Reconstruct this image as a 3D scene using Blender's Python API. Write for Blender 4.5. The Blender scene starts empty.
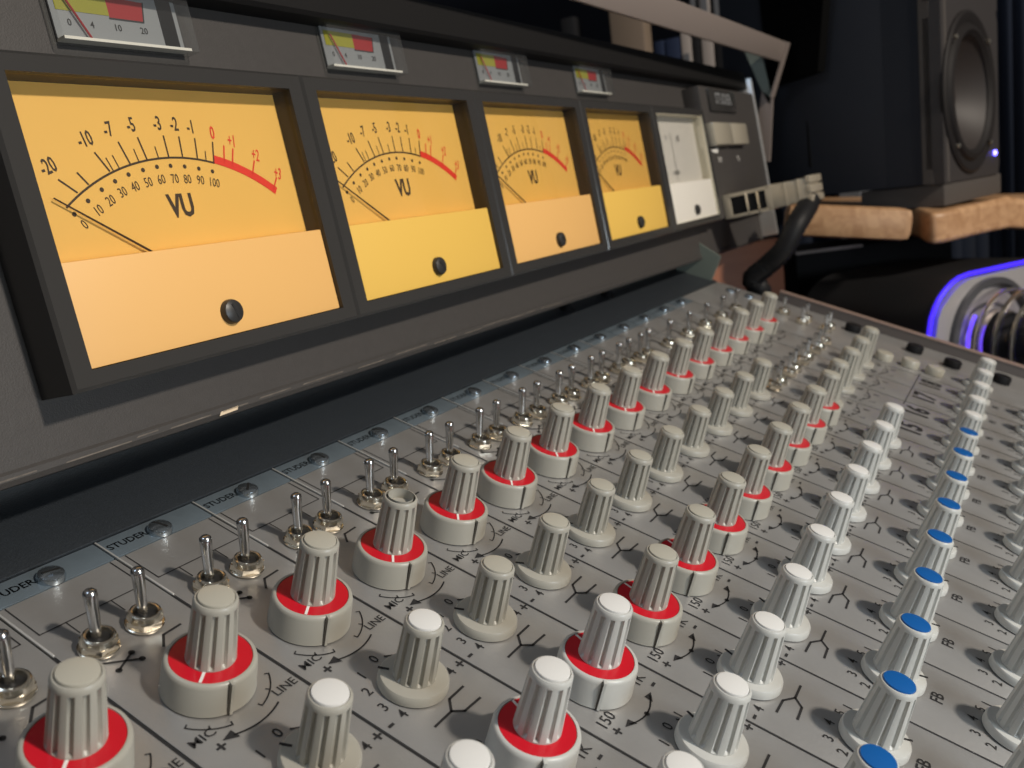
import bpy, bmesh, math, random
from mathutils import Matrix, Vector
random.seed(7)
U = 0.04                                   # one channel strip is 40 mm wide
PI = math.pi
S = bpy.context.scene
COL = S.collection
# ------------------------------------------------------------------ frames
TILT = math.radians(21)
W_PANEL = Matrix.Translation((0, 0, 0.9)) @ Matrix.Rotation(TILT, 4, 'X')        # the sloping panel
bu = Vector((0.999832, 0.018291, 0.000661)); bv = Vector((-0.008935, 0.456236, 0.889814)); bn = bu.cross(bv)
W_BRIDGE = W_PANEL @ Matrix.Translation(Vector((-0.105, 0.120, 1.334)) * U) @ Matrix((bu, bv, bn)).transposed().to_4x4()
# ------------------------------------------------------------------ camera
cam = bpy.data.cameras.new('camera'); camo = bpy.data.objects.new('camera', cam); COL.objects.link(camo)
R1 = Vector((0.50371897, -0.84186893, 0.19371086)); R2 = Vector((-0.22661423, -0.34515711, -0.9107758)); R3 = Vector((0.83361454, 0.41487741, -0.36464166))
camo.matrix_world = W_PANEL @ Matrix.Translation(Vector((-4.05689, -5.46734, 4.5236)) * U) @ Matrix((R1, -R2, -R3)).transposed().to_4x4()
cam.sensor_width = 36; cam.lens = 888.39 / 1024 * 36
cam.clip_start = 0.01; cam.clip_end = 20
cam.dof.use_dof = True; cam.dof.focus_distance = 0.30; cam.dof.aperture_fstop = 18
S.camera = camo
# ------------------------------------------------------------------ light
S.view_settings.view_transform = 'Standard'; S.view_settings.look = 'None'
S.view_settings.exposure = -0.16; S.view_settings.gamma = 1
wd = bpy.data.worlds.new('room_dark'); S.world = wd; wd.use_nodes = True
wd.node_tree.nodes['Background'].inputs[0].default_value = (1.0, 0.96, 0.92, 1); wd.node_tree.nodes['Background'].inputs[1].default_value = 0.105
def area(name, loc, target, size, power, color, shape='DISK'):
    l = bpy.data.lights.new(name, 'AREA'); l.shape = shape; l.size = size; l.energy = power; l.color = color
    o = bpy.data.objects.new(name, l); COL.objects.link(o)
    o.location = loc; o.rotation_euler = (Vector(target) - Vector(loc)).to_track_quat('-Z', 'Y').to_euler(); return o
def PW(x, y, z=0): return W_PANEL @ (Vector((x, y, z)) * U)
area('ceiling_lamp', PW(6, -38, 52), PW(4, -2, 0), 0.16, 56, (1.0, 0.90, 0.78))
area('cool_front_light', PW(1, -17, 8), PW(3, -6, 0), 0.22, 1.9, (0.80, 0.91, 1.0))  # unseen cool light at the front, whitens the near knobs; source not known
area('cool_fill', PW(-8, 9, 16), PW(6, 0, 0), 0.35, 1.2, (0.62, 0.78, 1.0))  # added cool fill, unseen, for bluish reflections on the top rail

# ------------------------------------------------------------------ materials
def mat(name, col, rough=0.5, metal=0.0, noise=0.0, nscale=400.0, bump=0.0, bscale=900.0, spec=0.5, emit=None, estr=0, stretch=None, coat=0.0):
    m = bpy.data.materials.new(name); m.use_nodes = True; nt = m.node_tree; b = nt.nodes['Principled BSDF']
    c = (col[0], col[1], col[2], 1)
    b.inputs['Base Color'].default_value = c; b.inputs['Roughness'].default_value = rough; b.inputs['Metallic'].default_value = metal
    b.inputs['Specular IOR Level'].default_value = spec; b.inputs['Coat Weight'].default_value = coat
    if emit: b.inputs['Emission Color'].default_value = (*emit, 1); b.inputs['Emission Strength'].default_value = estr
    tc = nt.nodes.new('ShaderNodeTexCoord'); mp = nt.nodes.new('ShaderNodeMapping'); nt.links.new(tc.outputs['Object'], mp.inputs[0])
    if stretch: mp.inputs['Scale'].default_value = stretch
    if noise:
        n = nt.nodes.new('ShaderNodeTexNoise'); n.inputs['Scale'].default_value = nscale; n.inputs['Detail'].default_value = 4; nt.links.new(mp.outputs[0], n.inputs['Vector'])
        mx = nt.nodes.new('ShaderNodeMix'); mx.data_type = 'RGBA'
        mx.inputs['A'].default_value = (*[v * (1 - noise) for v in col], 1); mx.inputs['B'].default_value = (*[min(1, v * (1 + noise)) for v in col], 1)
        nt.links.new(n.outputs['Fac'], mx.inputs['Factor']); nt.links.new(mx.outputs['Result'], b.inputs['Base Color'])
    if bump:
        n2 = nt.nodes.new('ShaderNodeTexNoise'); n2.inputs['Scale'].default_value = bscale; n2.inputs['Detail'].default_value = 3; nt.links.new(mp.outputs[0], n2.inputs['Vector'])
        bp = nt.nodes.new('ShaderNodeBump'); bp.inputs['Strength'].default_value = bump; bp.inputs['Distance'].default_value = 0.0006
        nt.links.new(n2.outputs['Fac'], bp.inputs['Height']); nt.links.new(bp.outputs[0], b.inputs['Normal'])
    return m
def clear(name, tint=(1, 1, 1), rough=0.02, ior=1.45, body=0.0, bodycol=(.8, .8, .8)):
    """clear acrylic: see-through with Fresnel reflection"""
    m = bpy.data.materials.new(name); m.use_nodes = True; nt = m.node_tree; nt.nodes.clear()
    out = nt.nodes.new('ShaderNodeOutputMaterial'); t = nt.nodes.new('ShaderNodeBsdfTransparent'); g = nt.nodes.new('ShaderNodeBsdfGlossy')
    lw = nt.nodes.new('ShaderNodeLayerWeight'); lw.inputs['Blend'].default_value = .5
    pw = nt.nodes.new('ShaderNodeMath'); pw.operation = 'POWER'; pw.inputs[1].default_value = 4.5
    fr = nt.nodes.new('ShaderNodeMath'); fr.operation = 'MULTIPLY_ADD'; fr.inputs[1].default_value = .9; fr.inputs[2].default_value = .035
    nt.links.new(lw.outputs['Facing'], pw.inputs[0]); nt.links.new(pw.outputs[0], fr.inputs[0]); mx = nt.nodes.new('ShaderNodeMixShader')
    t.inputs[0].default_value = (*tint, 1); g.inputs['Roughness'].default_value = rough
    nt.links.new(fr.outputs[0], mx.inputs[0]); nt.links.new(g.outputs[0], mx.inputs[2])
    if body:
        d = nt.nodes.new('ShaderNodeBsdfDiffuse'); d.inputs[0].default_value = (*bodycol, 1); m2 = nt.nodes.new('ShaderNodeMixShader'); m2.inputs[0].default_value = body
        nt.links.new(t.outputs[0], m2.inputs[1]); nt.links.new(d.outputs[0], m2.inputs[2]); nt.links.new(m2.outputs[0], mx.inputs[1])
    else: nt.links.new(t.outputs[0], mx.inputs[1])
    nt.links.new(mx.outputs[0], out.inputs[0]); return m
def wood(name, c1, c2, scale=(3, 30, 30), rough=0.45):
    m = mat(name, c1, rough); nt = m.node_tree; b = nt.nodes['Principled BSDF']
    tc = nt.nodes.new('ShaderNodeTexCoord'); mp = nt.nodes.new('ShaderNodeMapping'); mp.inputs['Scale'].default_value = scale
    n = nt.nodes.new('ShaderNodeTexNoise'); n.inputs['Scale'].default_value = 2.5; n.inputs['Detail'].default_value = 5; n.inputs['Distortion'].default_value = 1.2
    r = nt.nodes.new('ShaderNodeValToRGB'); r.color_ramp.elements[0].color = (*c1, 1); r.color_ramp.elements[1].color = (*c2, 1)
    r.color_ramp.elements[0].position = .35; r.color_ramp.elements[1].position = .65
    nt.links.new(tc.outputs['Object'], mp.inputs[0]); nt.links.new(mp.outputs[0], n.inputs['Vector']); nt.links.new(n.outputs['Fac'], r.inputs[0]); nt.links.new(r.outputs[0], b.inputs['Base Color'])
    return m
M = dict(
    alu=mat('brushed_aluminium', (.42, .412, .40), .40, .55, noise=.22, nscale=35, bump=.12, bscale=500),
    rail=mat('rail_metal_blue_sheen', (.20, .25, .29), .35, .5, noise=.12, nscale=150),  # the strip's blue reflection is put into this colour
    edge=mat('bare_metal_edge', (.78, .78, .76), .3, .6),
    ink=mat('black_ink', (.018, .017, .018), .6),
    knob=mat('warm_grey_plastic', (.39, .375, .325), .36, 0, noise=.04, nscale=80),
    knob_lit=mat('warm_grey_plastic_lit', (.52, .52, .49), .36, 0, noise=.04, nscale=80),  # lit copy of the knob grey, brighter near light put into the colour
    capm=mat('cream_cap_plastic', (.42, .40, .335), .34),
    cap_lit=mat('cream_cap_plastic_lit', (.72, .71, .68), .32),  # lit copy of the cap cream, for caps standing in brighter light
    blue=mat('blue_cap_plastic', (.008, .10, .34), .28),
    red=mat('red_disc_plastic', (.56, .008, .020), .30),
    white=mat('white_paint', (.8, .78, .74), .5),
    chrome=mat('nickel_plate', (.90, .83, .70), .22, 1),
    lever=mat('steel_lever', (.62, .62, .62), .2, 1),
    screwm=mat('zinc_screw', (.50, .57, .63), .22, .95),
    dark=mat('dark_hole', (.012, .012, .012), .6),
    housing=mat('dark_grey_vinyl_paint', (.052, .047, .044), .55, 0, bump=.2, bscale=1800, noise=.12, nscale=300),
    lip=mat('dark_lip_paint', (.009, .0085, .0085), .6, 0, bump=.2, bscale=1500, spec=.2),
    shelf=mat('blue_black_vinyl', (.022, .027, .033), .5, 0, bump=.35, bscale=1500, noise=.3, nscale=900),
    bezel=mat('black_gloss_plastic', (.042, .040, .038), .22, 0, bump=.05),
    bezelin=mat('inner_bezel_plastic', (.035, .030, .024), .5),
    yellow=mat('amber_dial', (.86, .50, .105), .55, 0, noise=.03, nscale=30),
    cover=mat('pale_amber_cover', (.87, .50, .17), .45),
    coverb=mat('yellow_cover', (.86, .54, .11), .45),
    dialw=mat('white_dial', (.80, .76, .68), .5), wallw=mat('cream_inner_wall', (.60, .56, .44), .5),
    redink=mat('red_ink', (.80, .045, .022), .5), brown=mat('dark_brown_ink', (.05, .028, .01), .6),
    black=mat('matt_black_plastic', (.009, .009, .010), .6, spec=.15),
    screwb=mat('black_screw', (.03, .029, .028), .4),
    glass=clear('window_acrylic', rough=.03), acry=clear('clear_acrylic_case', (.93, .94, .93), rough=.05, ior=1.5, body=.035),
    mface=mat('silver_meter_face', (.34, .35, .36), .35, .3), olive=mat('olive_yellow_zone', (.30, .28, .02), .5), redz=mat('red_zone', (.33, .012, .015), .5),
    navy=mat('navy_cabinet_paint', (.009, .012, .020), .7, 0, bump=.2), baffle=mat('charcoal_baffle', (.040, .036, .036), .55, 0, bump=.2),
    cone=mat('woofer_cone', (.040, .033, .031), .55), surround=mat('rubber_surround', (.016, .014, .014), .6, spec=.25), grey=mat('dark_grey_foam', (.075, .066, .060), .9, 0, bump=.5),
    cream=mat('beige_connector_shell', (.50, .44, .34), .35, .3), metal=mat('painted_grey_metal', (.30, .25, .225), .45, .2), green=mat('grey_green_bracket', (.20, .235, .205), .5, .1),
    collar=mat('grey_collar', (.10, .10, .11), .3, .5), silver=mat('silver_plastic_fascia', (.52, .50, .51), .35, .4), led=mat('blue_light_strip', (.02, .02, .5), .4, emit=(.05, .015, 1.0), estr=1.7),
    ledw=mat('blue_power_light', (.1, .1, 1), .4, emit=(.12, .10, 1.0), estr=14), ledr=mat('red_light', (1, .1, .02), .4, emit=(1, .08, .02), estr=3),
    ledd=mat('blue_inner_light', (.02, .02, .4), .4, emit=(.12, .05, 1.0), estr=2.2),
    case=mat('black_device_shell', (.014, .0135, .014), .5, 0, bump=.1), tube=clear('clear_tube', (.90, .89, .93), rough=.04, ior=1.5, body=.012),
    wood=wood('light_wood', (.44, .24, .115), (.60, .36, .19), (30, 4, 30)), bwood=wood('red_brown_wood', (.34, .12, .052), (.40, .145, .065), (3, 3, 20), .5),
    cloth=mat('dark_navy_wall', (.012, .017, .032), .9, 0, noise=.3, nscale=6), floor=mat('dark_floor', (.03, .025, .022), .6, noise=.2, nscale=20),
    bind_b=mat('blue_binder', (.02, .035, .085), .6), bind_w=mat('off_white_binder', (.50, .45, .42), .6), bind_g=mat('grey_binder', (.17, .18, .20), .6), bind_k=mat('black_binder', (.010, .010, .012), .6),
    beige=mat('beige_post_paint', (.26, .20, .15), .5), cable=mat('black_cable_rubber', (.008, .008, .009), .55, spec=.3), pink=mat('worn_copper_edge', (.42, .30, .25), .45, .4),
    cheek=mat('grey_side_cheek', (.12, .105, .098), .5, .3), btn=mat('cloudy_button_plastic', (.42, .38, .30), .3, 0, coat=.5),
    scr=mat('screen_black', (.003, .003, .003), .7, spec=.05),
    fin_shade=mat('fin_shade_strip', (.09, .08, .065), .6),  # shade beside the pointer fin, painted as a dark strip
    worn=mat('worn_bare_edge', (.13, .11, .09), .6, 0, noise=.7, nscale=250), rust=mat('chipped_bare_spot', (.75, .60, .42), .6),
)
# ------------------------------------------------------------------ mesh helper
class MB:
    def __init__(s): s.v = []; s.f = []; s.m = []; s.mats = []
    def mi(s, m):
        if m not in s.mats: s.mats.append(m)
        return s.mats.index(m)
    def add(s, vs, fs, m):
        o = len(s.v); s.v += [tuple(v) for v in vs]; k = s.mi(m)
        for f in fs: s.f.append([o + i for i in f]); s.m.append(k)
        return s
    def box(s, a, b, m, X=None):
        x0, y0, z0 = a; x1, y1, z1 = b
        vs = [Vector(p) for p in [(x0, y0, z0), (x1, y0, z0), (x1, y1, z0), (x0, y1, z0), (x0, y0, z1), (x1, y0, z1), (x1, y1, z1), (x0, y1, z1)]]
        if X: vs = [X @ p for p in vs]
        return s.add(vs, [(3, 2, 1, 0), (4, 5, 6, 7), (0, 1, 5, 4), (1, 2, 6, 5), (2, 3, 7, 6), (3, 0, 4, 7)], m)
    def bbox(s, a, b, m, r=.03, X=None):
        """box with chamfered edges"""
        bm = bmesh.new(); bmesh.ops.create_cube(bm, size=1)
        for v in bm.verts: v.co = Vector([a[i] + (v.co[i] + .5) * (b[i] - a[i]) for i in range(3)])
        bmesh.ops.bevel(bm, geom=bm.edges[:], offset=r, segments=2, affect='EDGES', profile=.6)
        bm.verts.index_update(); s.add([(X @ v.co if X else v.co.copy()) for v in bm.verts], [[v.index for v in f.verts] for f in bm.faces], m); bm.free(); return s
    def lathe(s, prof, m, n=32, c=(0, 0, 0), rf=None, cap0=False, cap1=True, X=None):
        """prof: (r, z) upward; rf(angle, z, r) adjusts the radius"""
        vs = []
        for r, z in prof:
            for i in range(n):
                a = 2 * PI * i / n; rr = rf(a, z, r) if rf else r
                p = Vector((c[0] + rr * math.cos(a), c[1] + rr * math.sin(a), c[2] + z)); vs.append(X @ p if X else p)
        fs = []
        for j in range(len(prof) - 1):
            for i in range(n): fs.append((j * n + i, j * n + (i + 1) % n, (j + 1) * n + (i + 1) % n, (j + 1) * n + i))
        if cap1: fs.append([(len(prof) - 1) * n + i for i in range(n)])
        if cap0: fs.append([i for i in reversed(range(n))])
        return s.add(vs, fs, m)
    def prism(s, pts, z0, z1, m, X=None):
        """pts ccw in x,y"""
        n = len(pts); vs = [Vector((x, y, z0)) for x, y in pts] + [Vector((x, y, z1)) for x, y in pts]
        if X: vs = [X @ p for p in vs]
        return s.add(vs, [list(range(n))[::-1], list(range(n, 2 * n))] + [(i, (i + 1) % n, n + (i + 1) % n, n + i) for i in range(n)], m)
    def tube(s, pts, r, m, n=12, cap=True):
        pts = [Vector(p) for p in pts]; vs = []; prev = None
        for i, p in enumerate(pts):
            t = (pts[min(i + 1, len(pts) - 1)] - pts[max(i - 1, 0)]).normalized()
            if prev is None: a = t.orthogonal().normalized()
            else: a = (prev - t * prev.dot(t)).normalized()
            prev = a; b = t.cross(a); rr = r(i) if callable(r) else r
            for k in range(n): q = 2 * PI * k / n; vs.append(p + a * rr * math.cos(q) + b * rr * math.sin(q))
        fs = [(j * n + i, j * n + (i + 1) % n, (j + 1) * n + (i + 1) % n, (j + 1) * n + i) for j in range(len(pts) - 1) for i in range(n)]
        if cap: fs += [list(range(n))[::-1], [(len(pts) - 1) * n + i for i in range(n)]]
        return s.add(vs, fs, m)
    def stroke(s, pts, w, m, z=.004):
        """flat printed line"""
        for a, b in zip(pts[:-1], pts[1:]):
            a = Vector(a); b = Vector(b); d = (b - a); L = d.length
            if L < 1e-6: continue
            d /= L; n = Vector((-d.y, d.x)) * w / 2; e = d * w * .3
            s.add([(a - e - n).to_3d() + Vector((0, 0, z)), (b + e - n).to_3d() + Vector((0, 0, z)), (b + e + n).to_3d() + Vector((0, 0, z)), (a - e + n).to_3d() + Vector((0, 0, z))], [(0, 1, 2, 3)], m)
        return s
    def arc(s, c, r, a0, a1, w, m, z=.004, n=20):
        """flat printed arc, angles in degrees"""
        pts = [(c[0] + r * math.cos(math.radians(a0 + (a1 - a0) * i / n)), c[1] + r * math.sin(math.radians(a0 + (a1 - a0) * i / n))) for i in range(n + 1)]
        return s.stroke(pts, w, m, z)
    def dot(s, c, r, m, z=.004, n=14):
        return s.add([(c[0] + r * math.cos(2 * PI * i / n), c[1] + r * math.sin(2 * PI * i / n), z) for i in range(n)], [list(range(n))], m)
    def poly(s, pts, m, z=.004): return s.add([(x, y, z) for x, y in pts], [list(range(len(pts)))], m)
    def text(s, t, x, y, h, m, rot=0, z=.004, bold=.0, sx=1.0, align='CENTER'):
        """lettering; h = cap height, centred at x, y"""
        key = (t, round(bold, 3), align)
        if key not in TXT:
            c = bpy.data.curves.new('t', 'FONT'); c.body = t; c.align_x = align; c.align_y = 'CENTER'; c.size = 1; c.offset = bold; c.resolution_u = 2
            o = bpy.data.objects.new('t', c); me = bpy.data.meshes.new_from_object(o)
            TXT[key] = ([v.co.copy() for v in me.vertices], [list(p.vertices) for p in me.polygons])
            bpy.data.objects.remove(o); bpy.data.meshes.remove(me); bpy.data.curves.remove(c)
        vs, fs = TXT[key]; k = h / .70; cr, sr = math.cos(rot), math.sin(rot)
        return s.add([(x + (v.x * k * sx) * cr - (v.y * k) * sr, y + (v.x * k * sx) * sr + (v.y * k) * cr, z) for v in vs], fs, m)
    def mesh(s, name, sharp=35, smooth=True, scale=U):
        me = bpy.data.meshes.new(name); me.from_pydata([tuple(c * scale for c in v) for v in s.v], [], s.f)
        for m in s.mats: me.materials.append(m)
        me.polygons.foreach_set('material_index', s.m); me.update()
        if smooth:
            me.shade_smooth(); me.set_sharp_from_angle(angle=math.radians(sharp))
        return me
TXT = {}
def link(name, me, parent=None, loc=(0, 0, 0), rz=0, W=None, scale=U):
    o = bpy.data.objects.new(name, me); COL.objects.link(o)
    L = Matrix.Translation(Vector(loc) * scale) @ Matrix.Rotation(rz, 4, 'Z')
    if parent: o.parent = parent; o.matrix_local = L
    elif W is not None: o.matrix_world = W @ L
    else: o.matrix_world = L
    return o
def tag(o, label=None, cat=None, group=None, kind=None):
    if label: o['label'] = label
    if cat: o['category'] = cat
    if group: o['group'] = group
    if kind: o['kind'] = kind
    return o

# ================================================================== ROOM
def struct(name, mb): return tag(link(name, mb.mesh(name, scale=1), scale=1), kind='structure')
struct('floor', MB().box((-2.5, -2.5, -.1), (4, 3, 0), M['floor']))
struct('wall_back', MB().box((-2.5, 3, 0), (4, 3.1, 2.8), M['cloth']))
struct('wall_right', MB().box((4, -2.5, 0), (4.1, 3.1, 2.8), M['cloth']))

# ================================================================== CONSOLE BODY
XR = 16.5
b = MB()
prof = [(1.35, -.02), (.0, -.02), (-.0, -.14), (-9.2, -.14), (-9.2, -1.6), (1.35, -2.6)]       # y, z of the tray under the modules
X = Matrix(((0, 0, 1, 0), (1, 0, 0, 0), (0, 1, 0, 0), (0, 0, 0, 1)))
b.prism(prof, -6, XR - .01, M['black'], X)
console = link('mixing_console', None, W=W_PANEL)
tag(console, 'dark frame of the mixing console that carries the grey channel strips and meters', 'mixing console')
link('body', b.mesh('console_body'), console)
sh = MB(); sh.bbox((-6, .012, -.02), (XR - .02, 1.15, .02), M['shelf'], .012)
link('rear_shelf', sh.mesh('rear_shelf'), console)
e = MB(); e.box((-6, 1.13, -.02), (XR - .02, 1.19, .10), M['edge']); link('shelf_edge', e.mesh('shelf_edge'), console)
for x, y in ((10.3, .9), (12.1, .9)):
    k = MB(); k.lathe([(.14, .02), (.14, .05), (.09, .09), (.05, .16), (.0, .17)], M['black'], 16, cap1=False); link('rubber_stud', k.mesh('rubber_stud'), console, (x, y, 0))
ck = MB(); ck.bbox((XR - .0, -9.2, -1.6), (XR + .16, -1.45, .2), M['cheek'], .02)
o = link('side_cheek', ck.mesh('side_cheek'), console)
ct = MB(); ct.bbox((XR - .01, -9.2, .2), (XR + .17, -1.45, .235), M['pink'], .012)
link('cheek_edge_trim', ct.mesh('cheek_edge_trim'), console)
br = MB(); br.prism([(.10, .02), (1.0, .02), (1.1, .9), (.05, .62)], 0, .06, M['green'], Matrix.Translation((16.3, 0, 0)) @ X)
link('bridge_bracket', br.mesh('bridge_bracket'), console)

# ================================================================== KNOBS (shared meshes)
NF = 12
def flute(depth, z0, z1):
    def f(a, z, r):
        g = (0.5 + 0.5 * math.cos(NF * a)) ** 1.0
        g = min(1, max(0, (g - .50) / .40))
        k = 1.0 if z0 <= z <= z1 else 0.0
        return r - depth * g * k
    return f
def grip_mesh(z0, z1, r0, r1, m):
    g = MB(); H = z1 - z0
    zs = [0, .02, .06, .3, .6, .89, .905, .92, .965, .985, 1.0]
    prof = []
    for t in zs:
        r = r0 + (r1 - r0) * t
        if t >= .98: r -= .010 * (t - .965) / .035
        prof.append((r, z0 + t * H))
    prof.append((r1 - .019, z1 + .002)); prof.append((r1 - .020, z1 - .012))
    g.lathe(prof, m, 144, rf=flute(.022, z0 + .05 * H, z0 + .90 * H), cap1=False)
    return g
def cap_mesh(z, r, m):
    c = MB(); c.lathe([(r, z - .012), (r, z + .004), (r * .96, z + .014), (r * .7, z + .020), (r * .3, z + .023), (.004, z + .024)], m, 32); return c
def big_skirt(m):
    s = MB(); s.lathe([(.322, .012), (.320, .03), (.311, .225), (.304, .248), (.291, .258), (.276, .258), (.273, .246)], m, 72, cap1=True, cap0=True)
    # pointer fin down the side, and a dark strip painting its shade
    s.box((.285, -.011, .012), (.335, .011, .262), m); s.box((.300, -.022, .012), (.3255, -.011, .250), M['fin_shade'])
    return s
def red_disc():
    s = MB(); s.lathe([(.274, .244), (.274, .250), (.270, .254), (.10, .256)], M['red'], 64)
    s.box((.165, -.010, .2545), (.268, .010, .2575), M['white'])
    return s
def flange(m, R=.268, h=.085):
    s = MB(); s.lathe([(R, .012), (R, .03), (R - .004, h - .02), (R - .016, h - .003), (R - .03, h), (.1, h + .004)], m, 64, cap0=True)
    s.box((.19, -.009, h + .001), (R + .004, .009, h + .006), M['ink'])
    return s
KM = {}
def K(name, f, sharp=40):
    if name not in KM: KM[name] = f().mesh(name, sharp)
    return KM[name]
def big_knob(parent, x, y, rz, light=False, cap=True, tick=3.76):
    m = M['knob_lit'] if light else M['knob']; sfx = 'l' if light else 'd'  # light picks the lit copy of the plastic
    k = link('red_ringed_knob', K('big_skirt' + sfx, lambda: big_skirt(m)), parent, (x, y, 0), rz)
    link('red_disc', K('red_disc', red_disc), k, rz=tick - rz + random.uniform(-.08, .08))
    link('grip', K('grip_big' + sfx, lambda: grip_mesh(.256, .735, .170, .146, m)), k, rz=random.uniform(0, .5))
    if cap: link('cap', K('cap_big' + sfx, lambda: cap_mesh(.735, .122, M['cap_lit'] if light else M['capm'])), k)
    else:
        c = MB(); c.lathe([(.108, .745), (.105, .66), (.05, .655), (.045, .69), (.03, .69)], M['knob'], 32); link('open_socket', c.mesh('open_socket'), k); k['label'] = 'knob with its cap missing'
def small_knob(parent, x, y, rz, kind='knob', cap='capm', z1=.565, r0=.162, R=.268):
    m = M[kind]; key = '%s_%.2f_%.2f' % (kind, z1, r0)
    k = link('knob', K('flange_%s_%.2f' % (kind, R), lambda: flange(m, R)), parent, (x, y, 0), rz)
    link('grip', K('grip_' + key, lambda: grip_mesh(.085, z1, r0, .145, m)), k, rz=random.uniform(0, .5))
    c = link('cap', K('cap_%s_%.2f' % (cap, z1), lambda: cap_mesh(z1, .121 if cap != 'blue' else .125, M[cap])), k)
    if cap == 'blue': c['label'] = 'blue cap'
def nut():
    s = MB()
    s.lathe([(.142, .012), (.142, .022), (.135, .026)], M['chrome'], 32, cap0=True)
    hexp = [(.138 * math.cos(PI / 3 * i), .138 * math.sin(PI / 3 * i)) for i in range(6)]
    s.prism(hexp, .024, .075, M['chrome'])
    s.lathe([(.128, .072), (.127, .085), (.112, .118), (.098, .124), (.086, .122), (.080, .085)], M['chrome'], 32, cap1=False)
    s.lathe([(.082, .086), (.01, .088)], M['dark'], 24)
    return s
def lever_mesh(L=.34):
    s = MB(); s.lathe([(.034, -.04), (.036, 0), (.044, L * .70), (.050, L * .90), (.046, L * .965), (.030, L * 1.0), (.004, L * 1.008)], M['lever'], 20); return s
def toggle(parent, x, y, tx=-.045, ty=.19, L=.40):
    t = link('toggle_switch', K('nut', nut, 25), parent, (x - .072, y - .08, 0), random.uniform(0, 1))
    l = link('lever', K('lever%.2f' % L, lambda: lever_mesh(L)), t)
    l.matrix_local = Matrix.Rotation(-t.rotation_euler.z, 4, 'Z') @ Matrix.Translation(Vector((-.005, .01, .07)) * U) @ Vector((tx, ty, 1)).to_track_quat('Z', 'Y').to_matrix().to_4x4()
def screw_mesh(m, r=.10):
    s = MB(); s.lathe([(r, .0), (r, .03), (r * .9, .052), (r * .6, .066), (.01, .07)], m, 24)
    s.box((-r * .62, -.011, .055), (r * .62, .011, .0715), M['dark']); return s

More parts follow.
